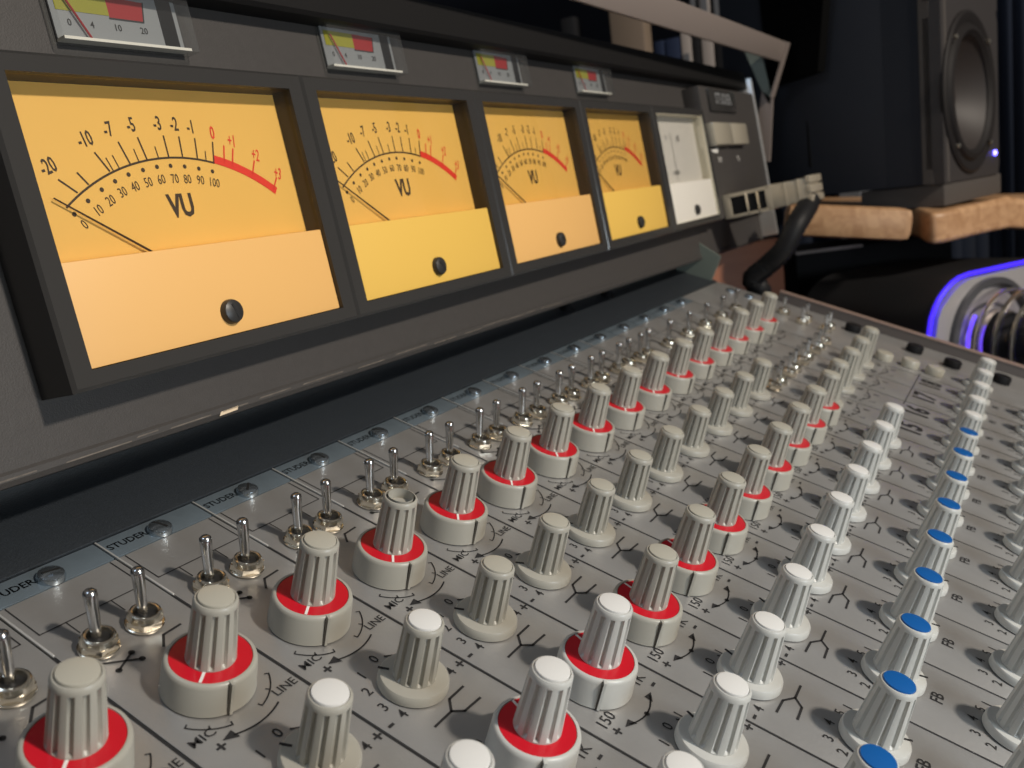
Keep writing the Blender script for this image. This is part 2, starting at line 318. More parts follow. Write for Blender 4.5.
# ================================================================== CHANNEL STRIPS
Y1, Y2, Y3, Y4, Y5, Y6 = -1.885, -2.903, -3.916, -4.903, -5.926, -6.935
CX = .52
YB = -9.1
def plate(x1=.988, seam=True):
    p = MB()
    p.bbox((.012, YB, -.12), (x1, -.285, 0), M['alu'], .008)
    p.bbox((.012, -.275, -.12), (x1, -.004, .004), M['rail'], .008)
    return p
def legend(full=True, n=None):
    g = MB(); ink = M['ink']; T = g.text
    T('STUDER', .215, -.135, .072, ink, bold=.022, sx=.98)
    g.stroke([(.07, -.30), (.07, -.70), (.93, -.70), (.93, -.30)], .010, ink)
    g.stroke([(.27, -.70), (.27, -.86)], .008, ink); g.stroke([(.64, -.70), (.64, -.86)], .008, ink)
    # crossed arrows between switches and knob
    g.stroke([(.13, -1.20), (.39, -1.37)], .018, ink); g.stroke([(.38, -1.27), (.21, -1.36)], .018, ink)
    for p in ((.13, -1.20), (.39, -1.37), (.38, -1.27), (.21, -1.36)): g.dot(p, .024, ink)
    g.stroke([(.81, -1.26), (.65, -1.27), (.57, -1.37)], .02, ink)
    c = (CX, Y1)
    for a0, a1 in ((208, 250), (285, 330)):
        g.arc(c, .415, a0, a1, .010, ink)
        for a in (a0, a1, (a0 + a1) / 2):
            q = math.radians(a); g.stroke([(c[0] + .385 * math.cos(q), c[1] + .385 * math.sin(q)), (c[0] + .415 * math.cos(q), c[1] + .415 * math.sin(q))], .010, ink)
    T('MIC', .17, -2.225, .070, ink, bold=.006, sx=1.15); T('LINE', .86, -2.27, .072, ink, bold=.006, sx=1.0)
    T('+', .20, -2.37, .10, ink, bold=.022)
    g.arc(c, .50, 247, 294, .013, ink); g.poly([(.24, -2.33), (.34, -2.385), (.335, -2.30)], ink)
    g.stroke([(.992, -.95), (.992, YB)], .015, ink)
    def gainmarks(cy):
        for t, x, y in (('0', .52 - .0, .365), ('1', .32, .315), ('2', .22, .18), ('3', .18, .0), ('4', .22, -.14)):
            T(t, x, cy + y, .085, ink, rot=.0, bold=.008)
        T('4', .82, cy - .14, .085, ink, bold=.008)
        g.stroke([(.60, cy + .33), (.65, cy + .295)], .016, ink)
        g.stroke([(.06, cy - .145), (.10, cy - .145)], .024, ink); T('+', .94, cy - .145, .10, ink, bold=.022)
    if full:
        gainmarks(Y2)
        g.stroke([(.28, -3.28), (.48, -3.28), (.57, -3.20), (.75, -3.20)], .020, ink); g.stroke([(.48, -3.28), (.55, -3.35), (.74, -3.36)], .020, ink)
    T('150', .20, -4.19, .095, ink, bold=.006); T('1K', .80, -4.19, .095, ink, bold=.006); T('150', .30, -3.60, .085, ink)
    T('+', .16, -4.31, .10, ink, bold=.022); g.stroke([(.82, -4.31), (.86, -4.31)], .024, ink)
    g.arc((.49, -4.03), .37, 238, 304, .013, ink); g.dot((.49, -4.40), .022, ink)
    g.poly([(.24, -4.33), (.34, -4.385), (.33, -4.31)], ink); g.poly([(.74, -4.33), (.645, -4.385), (.655, -4.31)], ink)
    if full:
        cy = Y4
        for t, x, y in (('0', .48, .325), ('1', .66, .30), ('1', .30, .28)): T(t, x, cy + y, .085, ink, bold=.008)
        T('4', .20, cy - .18, .085, ink, bold=.008)
        g.stroke([(.60, cy + .30), (.68, cy + .17)], .016, ink)
        g.stroke([(.06, cy - .18), (.10, cy - .18)], .024, ink); T('+', .93, cy - .18, .10, ink, bold=.022)
        g.stroke([(.75, -5.29), (.56, -5.29), (.45, -5.215), (.27, -5.21)], .020, ink); g.stroke([(.56, -5.29), (.48, -5.365), (.31, -5.37)], .020, ink)
    for t, x, y in (('1', .78, .24), ('2', .20, .175), ('3', .28, .30), ('4', .47, .335), ('5', .66, .285)):
        T(t, x, Y5 + y, .085, ink, bold=.008); T(t, x, Y6 + y, .085, ink, bold=.008)
    T('FB', .52, -6.31, .105, ink, bold=.012)
    if n:
        T(n, .60, -5.19, .36, ink, bold=.035, sx=1.0)
        T('L', .3, -4.48, .1, ink); T('R', .75, -4.48, .1, ink); T('0', .5, -4.35, .1, ink)
        T('1', .3, -3.35, .08, ink); T('2', .7, -3.35, .08, ink); T('0', .2, -3.45, .08, ink); T('4', .8, -4.2, .08, ink)
    return g
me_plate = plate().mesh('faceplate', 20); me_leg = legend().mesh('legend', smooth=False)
me_seam_glint = MB().bbox((-.002, -.95, -.01), (.014, -.004, .012), M['edge'], .003).mesh('seam_glint')  # bright ridge added as a painted glint where the strip edges reflect
me_screw = screw_mesh(M['screwm'], .105).mesh('screw')
ordn = ['', 'first', 'second', 'third', 'fourth', 'fifth', 'sixth', 'seventh', 'eighth', 'ninth', 'tenth', 'eleventh', 'twelfth']
for k in range(-3, 14):
    full = k <= 9
    if k == 1: lab = 'grey channel strip whose red-ringed knob has lost its cap'
    elif k < 1: lab = '%s grey channel strip to the left of the one with the capless knob' % ordn[1 - k]
    elif full: lab = '%s grey channel strip to the right of the one with the capless knob' % ordn[k - 1]
    else: lab = 'grey strip printed with the number %d, %s strip past the last blue-capped knob' % (k + 5, ordn[k - 9])
    st = tag(link('channel_strip', None, W=W_PANEL, loc=(k, 0, 0)), lab, 'channel strip', 'channel strips of the mixing console')
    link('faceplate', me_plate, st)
    if k in range(-1, 10) or k == 13: link('seam_glint', me_seam_glint, st)
    link('printed_legend', me_leg if full else legend(False, str(k + 5)).mesh('legend', smooth=False), st)
    sc = link('screw', me_screw, st, (.5, -.185, .004), random.uniform(0, 3))
    if k < 9:
        toggle(st, .33, -1.0); toggle(st, .71, -1.0)
    elif k == 9: toggle(st, .2, -1.0); toggle(st, .52, -1.0)
    else: toggle(st, .46, -1.02)
    L = k >= 0
    big_knob(st, CX, Y1, -2.02 + (k % 3) * .08, False, k != 1)
    if full:
        small_knob(st, CX, Y2, 2.2 + random.uniform(-.2, .2), 'knob', 'cap_lit' if k < 1 else 'capm')
        big_knob(st, CX, Y3, -2.45 + random.uniform(-.15, .15), k < 2, tick=1.26)
        if k >= 0: small_knob(st, CX, Y4, 1.2 + random.uniform(-.1, .1), 'knob_lit', 'cap_lit', .57, .185, .274)
    else:
        small_knob(st, .38, Y3 + .03, 2.0, 'knob', 'capm', .72, .18)
        for x in (.22, .60): toggle(st, x, -2.98, -.05, .15, .32)
    if k >= 0: small_knob(st, CX, Y5, -1.2 + random.uniform(-.1, .1), 'knob_lit', 'blue' if k <= 9 else 'cap_lit', .575, .190, .272)
    if k >= 1: small_knob(st, CX, Y6, -1.2, 'knob_lit', 'cap_lit', .575, .190, .272)
# master module at the far right
st = tag(link('master_strip', None, W=W_PANEL, loc=(14, 0, 0)), 'wide grey end strip of the console with round buttons beside the copper edge', 'channel strip')
p = MB(); p.bbox((.012, YB, -.12), (XR - 14 - .01, -.004, 0), M['alu'], .008); link('faceplate', p.mesh('faceplate_wide', 20), st)
g = MB()
g.stroke([(-2.2, -4.92), (.15, -4.92)], .016, M['ink']); g.stroke([(1.24, -4.2), (1.24, -7.5)], .012, M['edge'])
g.text('RESET', .9, -3.6, .08, M['ink']); g.text('19', .55, -5.19, .3, M['ink'])
link('printed_legend', g.mesh('legend_end', smooth=False), st)
for x, y in ((1.14, -2.79), (1.52, -2.79), (1.14, -2.29), (1.52, -2.29), (1.5, -1.8), (.15, -2.98)): toggle(st, x, y, -.05, .15, .32)
toggle(st, .45, -1.02)
small_knob(st, CX, Y5, -1.2, 'knob_lit', 'cap_lit', .575, .190, .272)
def low_btn(m):
    s = MB(); s.lathe([(.17, .01), (.17, .13), (.15, .155), (.01, .16)], m, 28, cap0=True); return s
for x, y in ((.3, -4.19), (.41, -4.68), (.43, -5.14)): link('button', K('low_btn', lambda: low_btn(M['capm'])), st, (x, y, 0))
for x, y in ((1.75, -4.6), (1.5, -5.37), (1.85, -3.3), (1.5, -6.3)): link('black_button', K('low_btnk', lambda: low_btn(M['black'])), st, (x, y, 0))
for y in (-.5, -.95): link('screw', me_screw, st, (1.9, y, 0))

# ================================================================== METER BRIDGE
Xb = Matrix(((0, 0, 1, 0), (1, 0, 0, 0), (0, 1, 0, 0), (0, 0, 0, 1)))     # prism (x,y,z) -> (b->Y, n->Z, a->X)
bridge = tag(link('meter_bridge', None, W=W_BRIDGE), 'long dark grey meter housing leaning back above the rows of switches', 'meter housing')
h = MB()
def taper(mb, m):        # the lower edge drops a little towards the right end
    mb.v = [(x, y - (.0135 * (x + .7) if y < 0 else 0), z) for x, y, z in mb.v]
h.prism([(-.47, -.45), (3.40, -.45), (3.42, -3.2), (-.30, -3.2)][::-1], -9, 22.1, M['housing'], Xb); taper(h, 0)
link('housing', h.mesh('housing', 30), bridge)
lp = MB(); lp.prism([(3.34, -.46), (3.34, -.20), (3.38, -.16), (3.72, -.16), (3.80, -.20), (3.84, -.30), (3.86, -3.2), (3.38, -3.2)][::-1], -9, 22.12, M['lip'], Xb)
link('top_lip', lp.mesh('top_lip', 30), bridge)
rl = MB(); rl.prism([(-.44, -.455), (-.47, -.43), (-.52, -.43), (-.565, -.46), (-.58, -.52), (-.45, -3.2), (-.25, -3.2)], -9, 22.08, M['housing'], Xb); taper(rl, 0)
link('bottom_edge', rl.mesh('bottom_edge', 30), bridge)
wn = MB()
rr = random.Random(3)
x = -6
while x < 9:
    L = rr.uniform(.1, .7); yy = rr.uniform(-.012, .012)
    wn.poly([(x, -.512 + yy - .0135 * (x + .7)), (x + L, -.508 + yy - .0135 * (x + L + .7)), (x + L, -.497 + yy - .0135 * (x + L + .7)), (x + .02, -.500 + yy - .0135 * (x + .7))], M['worn'], -.4285); x += L + rr.uniform(.02, .25)
wn.poly([(1.62, -.575), (1.85, -.57), (1.87, -.535), (1.65, -.54)], M['rust'], -.4285)
link('worn_paint', wn.mesh('worn_paint', smooth=False), bridge)
ec = MB(); ec.bbox((22.12, -.80, -3.2), (22.24, 3.62, -.02), M['edge'], .02); link('end_plate', ec.mesh('end_plate'), bridge)
rp = MB(); rp.bbox((17.2, .02, -.45), (22.1, 3.18, -.04), M['housing'], .03); link('control_plate', rp.mesh('control_plate'), bridge)
lg = MB(); lg.bbox((17.75, 2.58, -.05), (19.95, 3.12, .03), M['bezel'], .03); lo = link('name_plate', lg.mesh('name_plate'), bridge)
tx = MB(); tx.text('STUDER', 18.85, 2.88, .26, M['mface'], z=.034, bold=.02); link('lettering', tx.mesh('lettering', smooth=False), lo)
for a0 in (17.2, 18.7):
    bt = MB(); bt.bbox((a0, 1.74, -.06), (a0 + 1.42, 2.28, .16), M['btn'], .05); link('push_button', bt.mesh('push_button'), bridge)
sm = MB(); sm.text('DIM', 17.9, 1.42, .12, M['white'], z=-.035); sm.text('TB', 19.5, 1.42, .12, M['white'], z=-.035)
sm.poly([(17.3, 1.66), (17.9, 1.72), (17.8, 1.58), (17.45, 1.60)], M['white'], -.034)
link('printed_legend', sm.mesh('bridge_legend', smooth=False), bridge)

# ---------------- VU meters
def ring(mb, o, i, z0, z1, m, mi):
    """frame between outer rect o and inner rect i, front z1, down to z0; inner walls mi"""
    (x0, y0, x1, y1), (u0, v0, u1, v1) = o, i; c = .03
    A = [(x0, y0, z0), (x1, y0, z0), (x1, y1, z0), (x0, y1, z0)]; B = [(x0, y0, z1 - c), (x1, y0, z1 - c), (x1, y1, z1 - c), (x0, y1, z1 - c)]
    C = [(x0 + c, y0 + c, z1), (x1 - c, y0 + c, z1), (x1 - c, y1 - c, z1), (x0 + c, y1 - c, z1)]
    D = [(u0, v0, z1), (u1, v0, z1), (u1, v1, z1), (u0, v1, z1)]
    q = lambda i: (i + 1) % 4
    for P, Q in ((A, B), (B, C), (C, D)):
        mb.add(P + Q, [(i, q(i), 4 + q(i), 4 + i) for i in range(4)], m)
    E = [(x, y, z0 + .02) for x, y, z in D]
    mb.add(D + E, [(i, q(i), 4 + q(i), 4 + i) for i in range(4)], mi)
def vu_bezel(mi='bezelin'):
    m = MB(); ring(m, (.001, 0, 3.429, 2.61), (.195, .15, 3.215, 2.45), -.445, 0, M['bezel'], M[mi]); return m
DZ = -.245
def P_(r, a): return (1.71 + r * math.sin(a), -.16 + r * math.cos(a))
def ang(x, y): return math.atan2(x - 1.71, y + .16)
def vu_scale():
    g = MB(); ink = M['brown']; rd = M['redink']
    a0 = ang(.548, 1.448); a1 = ang(2.19, 1.774); a2 = ang(2.90, 1.44)
    pts = [P_(1.99, a0 + (a1 - a0) * i / 40) for i in range(41)]; g.stroke(pts, .018, ink, 0)
    n = 24
    for i in range(n):
        t0 = a1 + (a2 - a1) * i / n; t1 = a1 + (a2 - a1) * (i + 1) / n
        g.poly([P_(1.985, t0), P_(1.985, t1), P_(2.065, t1), P_(2.065, t0)][::-1], rd, 0)
    for (x, y) in [(.593, 1.393), (.75, 1.493), (.906, 1.578), (1.056, 1.642), (1.207, 1.694), (1.367, 1.728), (1.524, 1.752), (1.675, 1.757), (1.832, 1.746), (1.99, 1.722), (2.146, 1.691)]:
        g.dot((x, y), .020, ink, 0)
    for t, (x, y) in zip('0 10 20 30 40 50 60 70 80 90 100'.split(), [(.66, 1.301), (.824, 1.406), (.963, 1.48), (1.101, 1.544), (1.243, 1.585), (1.389, 1.616), (1.535, 1.635), (1.684, 1.635), (1.826, 1.626), (1.974, 1.611), (2.13, 1.581)]):
        g.text(t, x, y, .085, ink, rot=-ang(x, y) * .9, z=0, sx=.72)
    for (a, b2) in [((.542, 1.675), (.673, 1.566)), ((.724, 1.725), (.796, 1.627)), ((.938, 1.886), (1.03, 1.73)), ((1.195, 1.972), (1.252, 1.79)), ((1.404, 2.011), (1.44, 1.816)), ((1.685, 2.027), (1.682, 1.843)), ((1.856, 2.017), (1.838, 1.834)), ((2.035, 2.001), (2.005, 1.811)), ((2.24, 1.967), (2.19, 1.77))]:
        g.stroke([a, b2], .015, ink, 0)
    for (x0, y0) in [(1.03, 1.84), (1.10, 1.86), (1.33, 1.91), (1.56, 1.93), (2.12, 1.88)]:
        t = ang(x0, y0); r = math.hypot(x0 - 1.71, y0 + .16); g.stroke([P_(r, t), P_(1.99, t)], .010, ink, 0)
    for t, (x, y) in zip(['-20', '-10', '-7', '-5', '-3', '-2', '-1'], [(.484, 1.781), (.88, 1.994), (1.125, 2.077), (1.367, 2.118), (1.651, 2.134), (1.837, 2.13), (2.02, 2.106)]):
        g.text(t, x, y, .125, ink, rot=-ang(x, y) * .55, z=0, sx=.62, bold=.012)
    g.text('0', 2.265, 2.051, .125, rd, rot=-.1, z=0, sx=.62, bold=.014)
    for t, (x, y) in zip(['+1', '+2', '+3'], [(2.484, 1.973), (2.754, 1.831), (3.00, 1.637)]): g.text(t, x, y, .12, rd, rot=-ang(x, y) * .5, z=0, sx=.55, bold=.008)
    for (x, y) in [(2.37, 1.93), (2.475, 1.90), (2.72, 1.78), (2.97, 1.60)]:
        t = ang(x, y); g.stroke([P_(2.02, t), P_(math.hypot(x - 1.71, y + .16), t)], .016, rd, 0)
    g.text('VU', 1.68, 1.385, .20, ink, z=0, sx=.75, bold=.034)
    return g
me_scale = vu_scale().mesh('vu_scale', smooth=False)
me_bezel = vu_bezel().mesh('vu_bezel', 25)
def plate_mb(m, wl=False):
    p = MB(); p.box((.18, .13, DZ - .05), (3.23, 2.50, DZ), m); return p
me_dial = plate_mb(M['yellow']).mesh('scale_plate')
def cover_mb(m):
    p = MB(); p.bbox((.20, .155, -.235), (3.21, 1.0, -.045), m, .012); return p
me_vscrew = screw_mesh(M['screwb'], .115)
me_vscrew.v = [(x, y, z * 1.2) for x, y, z in me_vscrew.v]; me_vscrew = me_vscrew.mesh('cover_screw')
me_pane = MB().box((.20, 1.0, -.055), (3.21, 2.445, -.045), M['glass']).mesh('window_pane')
me_needle = MB(); 
def needle_mb():
    g = MB(); a = Vector((.43, 1.525, -.205)); b2 = Vector((1.72, .665, -.205)); g.tube([a, a.lerp(b2, .5), b2], lambda i: (.007, .010, .012)[i], M['brown'], 6); return g
me_needle = needle_mb().mesh('needle')
MP = 3.43
vl = ['largest yellow meter, nearest the camera at the left end of the meter housing', 'yellow meter second from the left, between the largest one and the third',
      'yellow meter third from the left in the row, with a small needle window above', 'farthest and smallest yellow meter, beside the white one']
for k in range(5):
    if k < 4: v = tag(link('vu_meter', None, W=W_BRIDGE, loc=(k * MP, 0, 0)), vl[k], 'meter', 'volume meters in the dark housing')
    else: v = tag(link('white_meter', None, W=W_BRIDGE, loc=(k * MP, 0, 0)), 'white meter in a dark frame at the right end of the meter row', 'meter', 'volume meters in the dark housing')
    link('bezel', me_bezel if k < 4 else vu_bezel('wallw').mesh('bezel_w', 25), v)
    sp = link('scale_plate', me_dial if k < 4 else plate_mb(M['dialw']).mesh('white_plate'), v)
    if k < 4:
        link('printed_scale', me_scale, sp, (0, 0, DZ + .004)); link('needle', me_needle, v)
    else:
        g = MB(); t = g.text
        g.stroke([(1.5, 1.05), (1.5, 2.1)], .025, M['grey'], 0); t('+', 1.2, 2.0, .16, M['grey'], z=0); t('dB', 1.95, 1.98, .14, M['grey'], z=0); t('mono', 1.5, 1.25, .12, M['ink'], z=0, bold=.01)
        link('printed_scale', g.mesh('phase_scale', smooth=False), sp, (0, 0, DZ + .004))
    link('cover_plate', cover_mb(M[['cover', 'coverb', 'cover', 'coverb', 'dialw'][k]]).mesh('cover_plate', 25), v)
    link('screw', me_vscrew, v, (1.73, .36, -.045), 1.9 + .4 * k)
    link('window_pane', me_pane, v)
# ---------------- small level meters in clear cases
def pm_case():
    m = MB(); w, hh, d = 1.44, .56, .18
    m.bbox((0, 0, .0), (w, hh, d), M['acry'], .03); return m
pl = ['small clear-cased level meter above the largest yellow meter, cut by the top of the picture', 'small clear-cased level meter above the second yellow meter',
      'small clear-cased level meter above the third yellow meter', 'small clear-cased level meter above the farthest yellow meter']
me_pc = pm_case().mesh('clear_case', 25)
fc = MB(); fc.box((.05, .05, .012), (1.39, .52, .03), M['mface']); fc.box((1.17, .055, .03), (1.34, .515, .036), M['black']); fc.box((.05, .03, .012), (1.39, .055, .12), M['dialw'])
me_pf = fc.mesh('meter_face')
ps = MB()
ps.poly([(.10, .30), (.62, .30), (.62, .47), (.10, .47)], M['olive'], .034); ps.poly([(.62, .28), (.98, .28), (1.02, .46), (.62, .47)], M['redz'], .034)
ps.stroke([(.62, .28), (.98, .28), (1.02, .46)], .014, M['ink'], .035)
for t, xx in (('0', .2), ('4', .42), ('10', .68), ('20', .96)): ps.text(t, xx, .20, .058, M['ink'], z=.034, bold=.01)
me_ps = ps.mesh('small_scale', smooth=False)
pn = MB(); pn.tube([(.18, .42, .06), (.36, .07, .06)], .010, M['redz'], 6); me_pn = pn.mesh('small_needle')
for k in range(4):
    q = tag(link('level_meter', None, W=W_BRIDGE, loc=((.98, 4.40, 7.80, 11.22)[k], 2.83, -.45)), pl[k], 'meter', 'small level meters along the top of the housing')
    link('clear_case', me_pc, q); f_ = link('meter_face', me_pf, q); link('printed_scale', me_ps, f_); link('needle', me_pn, q)
# ---------------- multi-pin connector plugged in the right plate
cn = tag(link('cable_connector', None, W=W_BRIDGE, loc=(17.45, 0, 0)), 'beige multi-pin cable connector sticking out of the right end of the meter housing', 'connector')
c = MB()
for z0, z1 in ((-.04, .16), (.98, 1.14)): c.bbox((0, -.02, z0), (1.3, .56, z1), M['cream'], .03)
c.box((0, .47, .1), (1.3, .55, 1.1), M['cream']); c.box((0, -.02, .1), (1.3, .05, 1.1), M['cream'])
for z in (.52, .78): c.box((0, .0, z), (1.3, .5, z + .05), M['chrome'])
link('locking_frame', c.mesh('locking_frame', 25), cn)
c = MB(); c.box((.03, .05, -.02), (1.27, .47, 1.0), M['black']); link('socket', c.mesh('socket'), cn)
c = MB(); c.bbox((.0, -.0, 1.10), (1.3, .53, 1.98), M['cream'], .05)
for z in (1.42, 1.72): c.bbox((-.012, -.012, z), (1.312, .542, z + .05), M['cream'], .01)
for y0, y1 in ((-.03, .13), (.17, .36), (.40, .57)): c.bbox((-.02, y0, 1.94), (1.32, y1, 2.04), M['cream'], .02)
link('shell', c.mesh('shell', 25), cn)
# cable
iv = W_PANEL.inverted() @ W_BRIDGE
def BP(a, b_, n): return (iv @ (Vector((a, b_, n)) * U)) / U
ctrl = [BP(17.9, .0, 1.85), BP(17.6, -.12, 1.85), BP(16.9, -.45, 1.7), BP(16.75, -.95, 1.35), BP(16.85, -1.25, .9), BP(16.9, -1.5, .5), Vector((17.0, -.95, -.05)), Vector((17.05, -.9, -.7)), Vector((17.1, -.5, -2.2))]
def catmull(P, n=8):
    out = []; Q = [P[0]] + P + [P[-1]]
    for i in range(1, len(Q) - 2):
        for j in range(n):
            t = j / n; a, b_, c_, d = Q[i - 1], Q[i], Q[i + 1], Q[i + 2]
            out.append(.5 * ((2 * b_) + (c_ - a) * t + (2 * a - 5 * b_ + 4 * c_ - d) * t * t + (3 * b_ - a - 3 * c_ + d) * t ** 3))
    return out + [P[-1]]
cb = MB(); cp = catmull(ctrl)
cb.tube(cp, lambda i: .23 + .02 * (i % 2), M['cable'], 14)
tag(link('black_cable', cb.mesh('black_cable'), W=W_PANEL), 'thick ribbed black cable drooping from the beige connector behind the console corner', 'cable')

# ================================================================== REAR RAIL ON THE CONSOLE
rail = tag(link('rear_rail', None, W=W_PANEL), 'pale grey metal rail with triangular end bracket running behind the meter housing', 'rail')
r = MB(); r.bbox((2, 1.62, 5.12), (22.75, 1.85, 5.66), M['metal'], .05); link('bar', r.mesh('bar', 25), rail)
t_ = MB(); t_.prism([(2.80, 5.26), (2.27, 5.24), (1.64, 4.22), (1.62, 3.95), (1.98, 4.30)], 22.62, 22.70, M['green'], X); link('end_bracket', t_.mesh('end_bracket'), rail)
t_ = MB(); t_.prism([(1.68, 5.66), (1.60, 5.66), (1.60, 4.17), (1.22, 2.7), (1.16, 2.45), (1.9, 2.3), (1.8, 3.2), (1.95, 4.28), (1.66, 4.15)], 22.62, 22.75, M['metal'], X); link('bracket_leg', t_.mesh('bracket_leg'), rail)
t_ = MB(); t_.prism([(1.62, 5.66), (1.58, 5.66), (1.58, 4.17), (1.62, 4.17)], 22.4, 22.76, M['metal'], X); link('bracket_flange', t_.mesh('bracket_flange'), rail)

# ================================================================== BACKGROUND (metres)
def W1(mb, name, parent=None, W=None, sharp=30): 
    return link(name, mb.mesh(name, sharp, scale=1), parent, W=W, scale=1)
# --- monitor loudspeaker
Wd, Dp, Hh = .190, .24, .36
spk = link('loudspeaker', None, W=Matrix.Translation((.905, -.163, .9625)) @ Matrix.Rotation(math.radians(-13), 4, 'Z'), scale=1)
tag(spk, 'dark studio loudspeaker with a round woofer and a tiny blue light', 'loudspeaker')
c = MB(); c.bbox((0, .047, 0), (Wd, Dp, Hh), M['navy'], .001); c.box((0, .005, 0), (.0085, .05, Hh), M['navy']); c.box((Wd - .006, .006, 0), (Wd, .05, Hh), M['navy']); c.box((0, .006, Hh - .006), (Wd, .05, Hh), M['navy']); W1(c, 'cabinet', spk)
def holed(mb, x0, x1, z0, z1, cx, cz, r, y0, y1, m, n=64):
    vs = []; cir = []
    for i in range(n):
        a = 2 * PI * (i + .5) / n; ca, sa = math.cos(a), math.sin(a)
        t = min((x1 - cx) / ca if ca > 1e-6 else 9, (x0 - cx) / ca if ca < -1e-6 else 9, (z1 - cz) / sa if sa > 1e-6 else 9, (z0 - cz) / sa if sa < -1e-6 else 9)
        vs.append((cx + t * ca, y0, cz + t * sa)); cir.append((cx + r * ca, y0, cz + r * sa))
    o = vs + cir + [(x, y1, z) for x, y, z in cir] + [(x, y1, z) for x, y, z in vs]
    f = []
    for i in range(n):
        j = (i + 1) % n; f += [(i, j, n + j, n + i), (n + i, n + j, 2 * n + j, 2 * n + i), (j, i, 3 * n + i, 3 * n + j)]
    mb.add(o, f, m)
c = MB(); holed(c, -.001, Wd + .001, -.001, .185, Wd * .44, .092, .074, -.012, .006, M['baffle']); c.box((-.001, -.012, .185), (Wd + .001, .006, Hh), M['baffle']); c.lathe([(.074, -.045), (.074, .0)], M['surround'], 64, cap1=False, cap0=True, X=Matrix.Translation((Wd * .44, .0, .092)) @ Matrix.Rotation(PI / 2, 4, 'X')); 
c.prism([(-.001, .010), (-.001, .0), (.009, -.0125), (.014, -.0125), (.014, .010)], 0, Hh, M['grey']); W1(c, 'front_baffle', spk)
Xf = Matrix.Rotation(PI / 2, 4, 'X')      # lathe z -> -y
wc = Matrix.Translation((Wd * .44, -.012, .092)) @ Xf
c = MB(); c.lathe([(.087, -.002), (.087, .002), (.084, .004), (.078, .003), (.073, .001)], M['surround'], 64, cap1=False, X=wc)
c.lathe([(.074, .001), (.071, .005), (.066, .006), (.061, .002)], M['surround'], 64, cap1=False, X=wc); wf = W1(c, 'woofer', spk)
c = MB(); c.lathe([(.0625, .002), (.055, -.008), (.040, -.022), (.024, -.034), (.018, -.036)], M['cone'], 64, X=Matrix.Translation((0, 0, 0)) @ wc); W1(c, 'cone', wf)
c = MB(); c.lathe([(.024, -.034), (.020, -.024), (.012, -.017), (.001, -.015)], M['cone'], 32, X=wc); W1(c, 'dust_cap', wf)
for a in (45, 135, 225, 315):
    xx = wc @ Matrix.Translation((.0785 * math.cos(math.radians(a)), .0785 * math.sin(math.radians(a)), .004)); c = MB(); c.lathe([(.003, 0), (.003, .003), (.001, .004)], M['chrome'], 12, X=xx); W1(c, 'bolt', wf)
c = MB(); c.lathe([(.05, -.002), (.05, .003), (.03, -.001), (.02, .0), (.012, .004), (.001, .006)], M['surround'], 48, X=Matrix.Translation((Wd * .52, -.012, .245)) @ Xf); W1(c, 'tweeter', spk)
c = MB(); c.lathe([(.0028, 0), (.0028, .002), (.001, .003)], M['ledw'], 12, X=Matrix.Translation((Wd - .018, -.012, .024)) @ Xf); W1(c, 'power_light', spk)
# --- foam pad
pad = MB(); pad.bbox((.004, -.010, -.024), (Wd + .015, .08, 0), M['grey'], .002)
tag(W1(pad, 'foam_pad', W=Matrix.Translation((.905, -.163, .9615)) @ Matrix.Rotation(math.radians(-13), 4, 'Z')), 'grey foam pad between the loudspeaker and the wooden board', 'pad')
# --- wooden board
top = [(1.28, .03, .951), (1.10, .001, .946), (1.048, -.052, .944), (.994, -.102, .941), (.94, -.130, .940), (.905, -.146, .9385), (.875, -.156, .936), (.860, -.165, .934), (.869, -.177, .9345),
       (.891, -.189, .935), (.928, -.21, .936), (.966, -.232, .9355), (.995, -.255, .930), (1.03, -.285, .922), (1.28, -.36, .915)]
n_ = len(top)
wbd = MB(); wbd.add([Vector(p) - Vector((0, 0, .033)) for p in top] + [Vector(p) for p in top], [list(range(n_))[::-1], list(range(n_, 2 * n_))] + [(i, (i + 1) % n_, n_ + (i + 1) % n_, n_ + i) for i in range(n_)], M['wood'])
o = W1(wbd, 'wooden_board', sharp=50); bv_ = o.modifiers.new('b', 'BEVEL'); bv_.width = .005; bv_.segments = 3; bv_.limit_method = 'ANGLE'; bv_.angle_limit = math.radians(50)
tag(o, 'light wooden board with a wavy rounded edge under the loudspeaker', 'board')
pk = MB(); pk.bbox((0, 0, -.033), (.124, .05, 0), M['wood'], .009)
pl0 = Vector((.797, -.037, .961)); pl1 = Vector((.835, -.155, .941))
ex_ = (pl1 - pl0).normalized(); ez_ = Vector((0, 0, 1)); ez_ = (ez_ - ex_ * ez_.dot(ex_)).normalized(); ey_ = ez_.cross(ex_)
tag(W1(pk, 'wooden_plank', W=Matrix.Translation(pl0) @ Matrix((ex_, ey_, ez_)).transposed().to_4x4()), 'light wooden plank left of the wavy board, just right of the beige connector', 'plank')
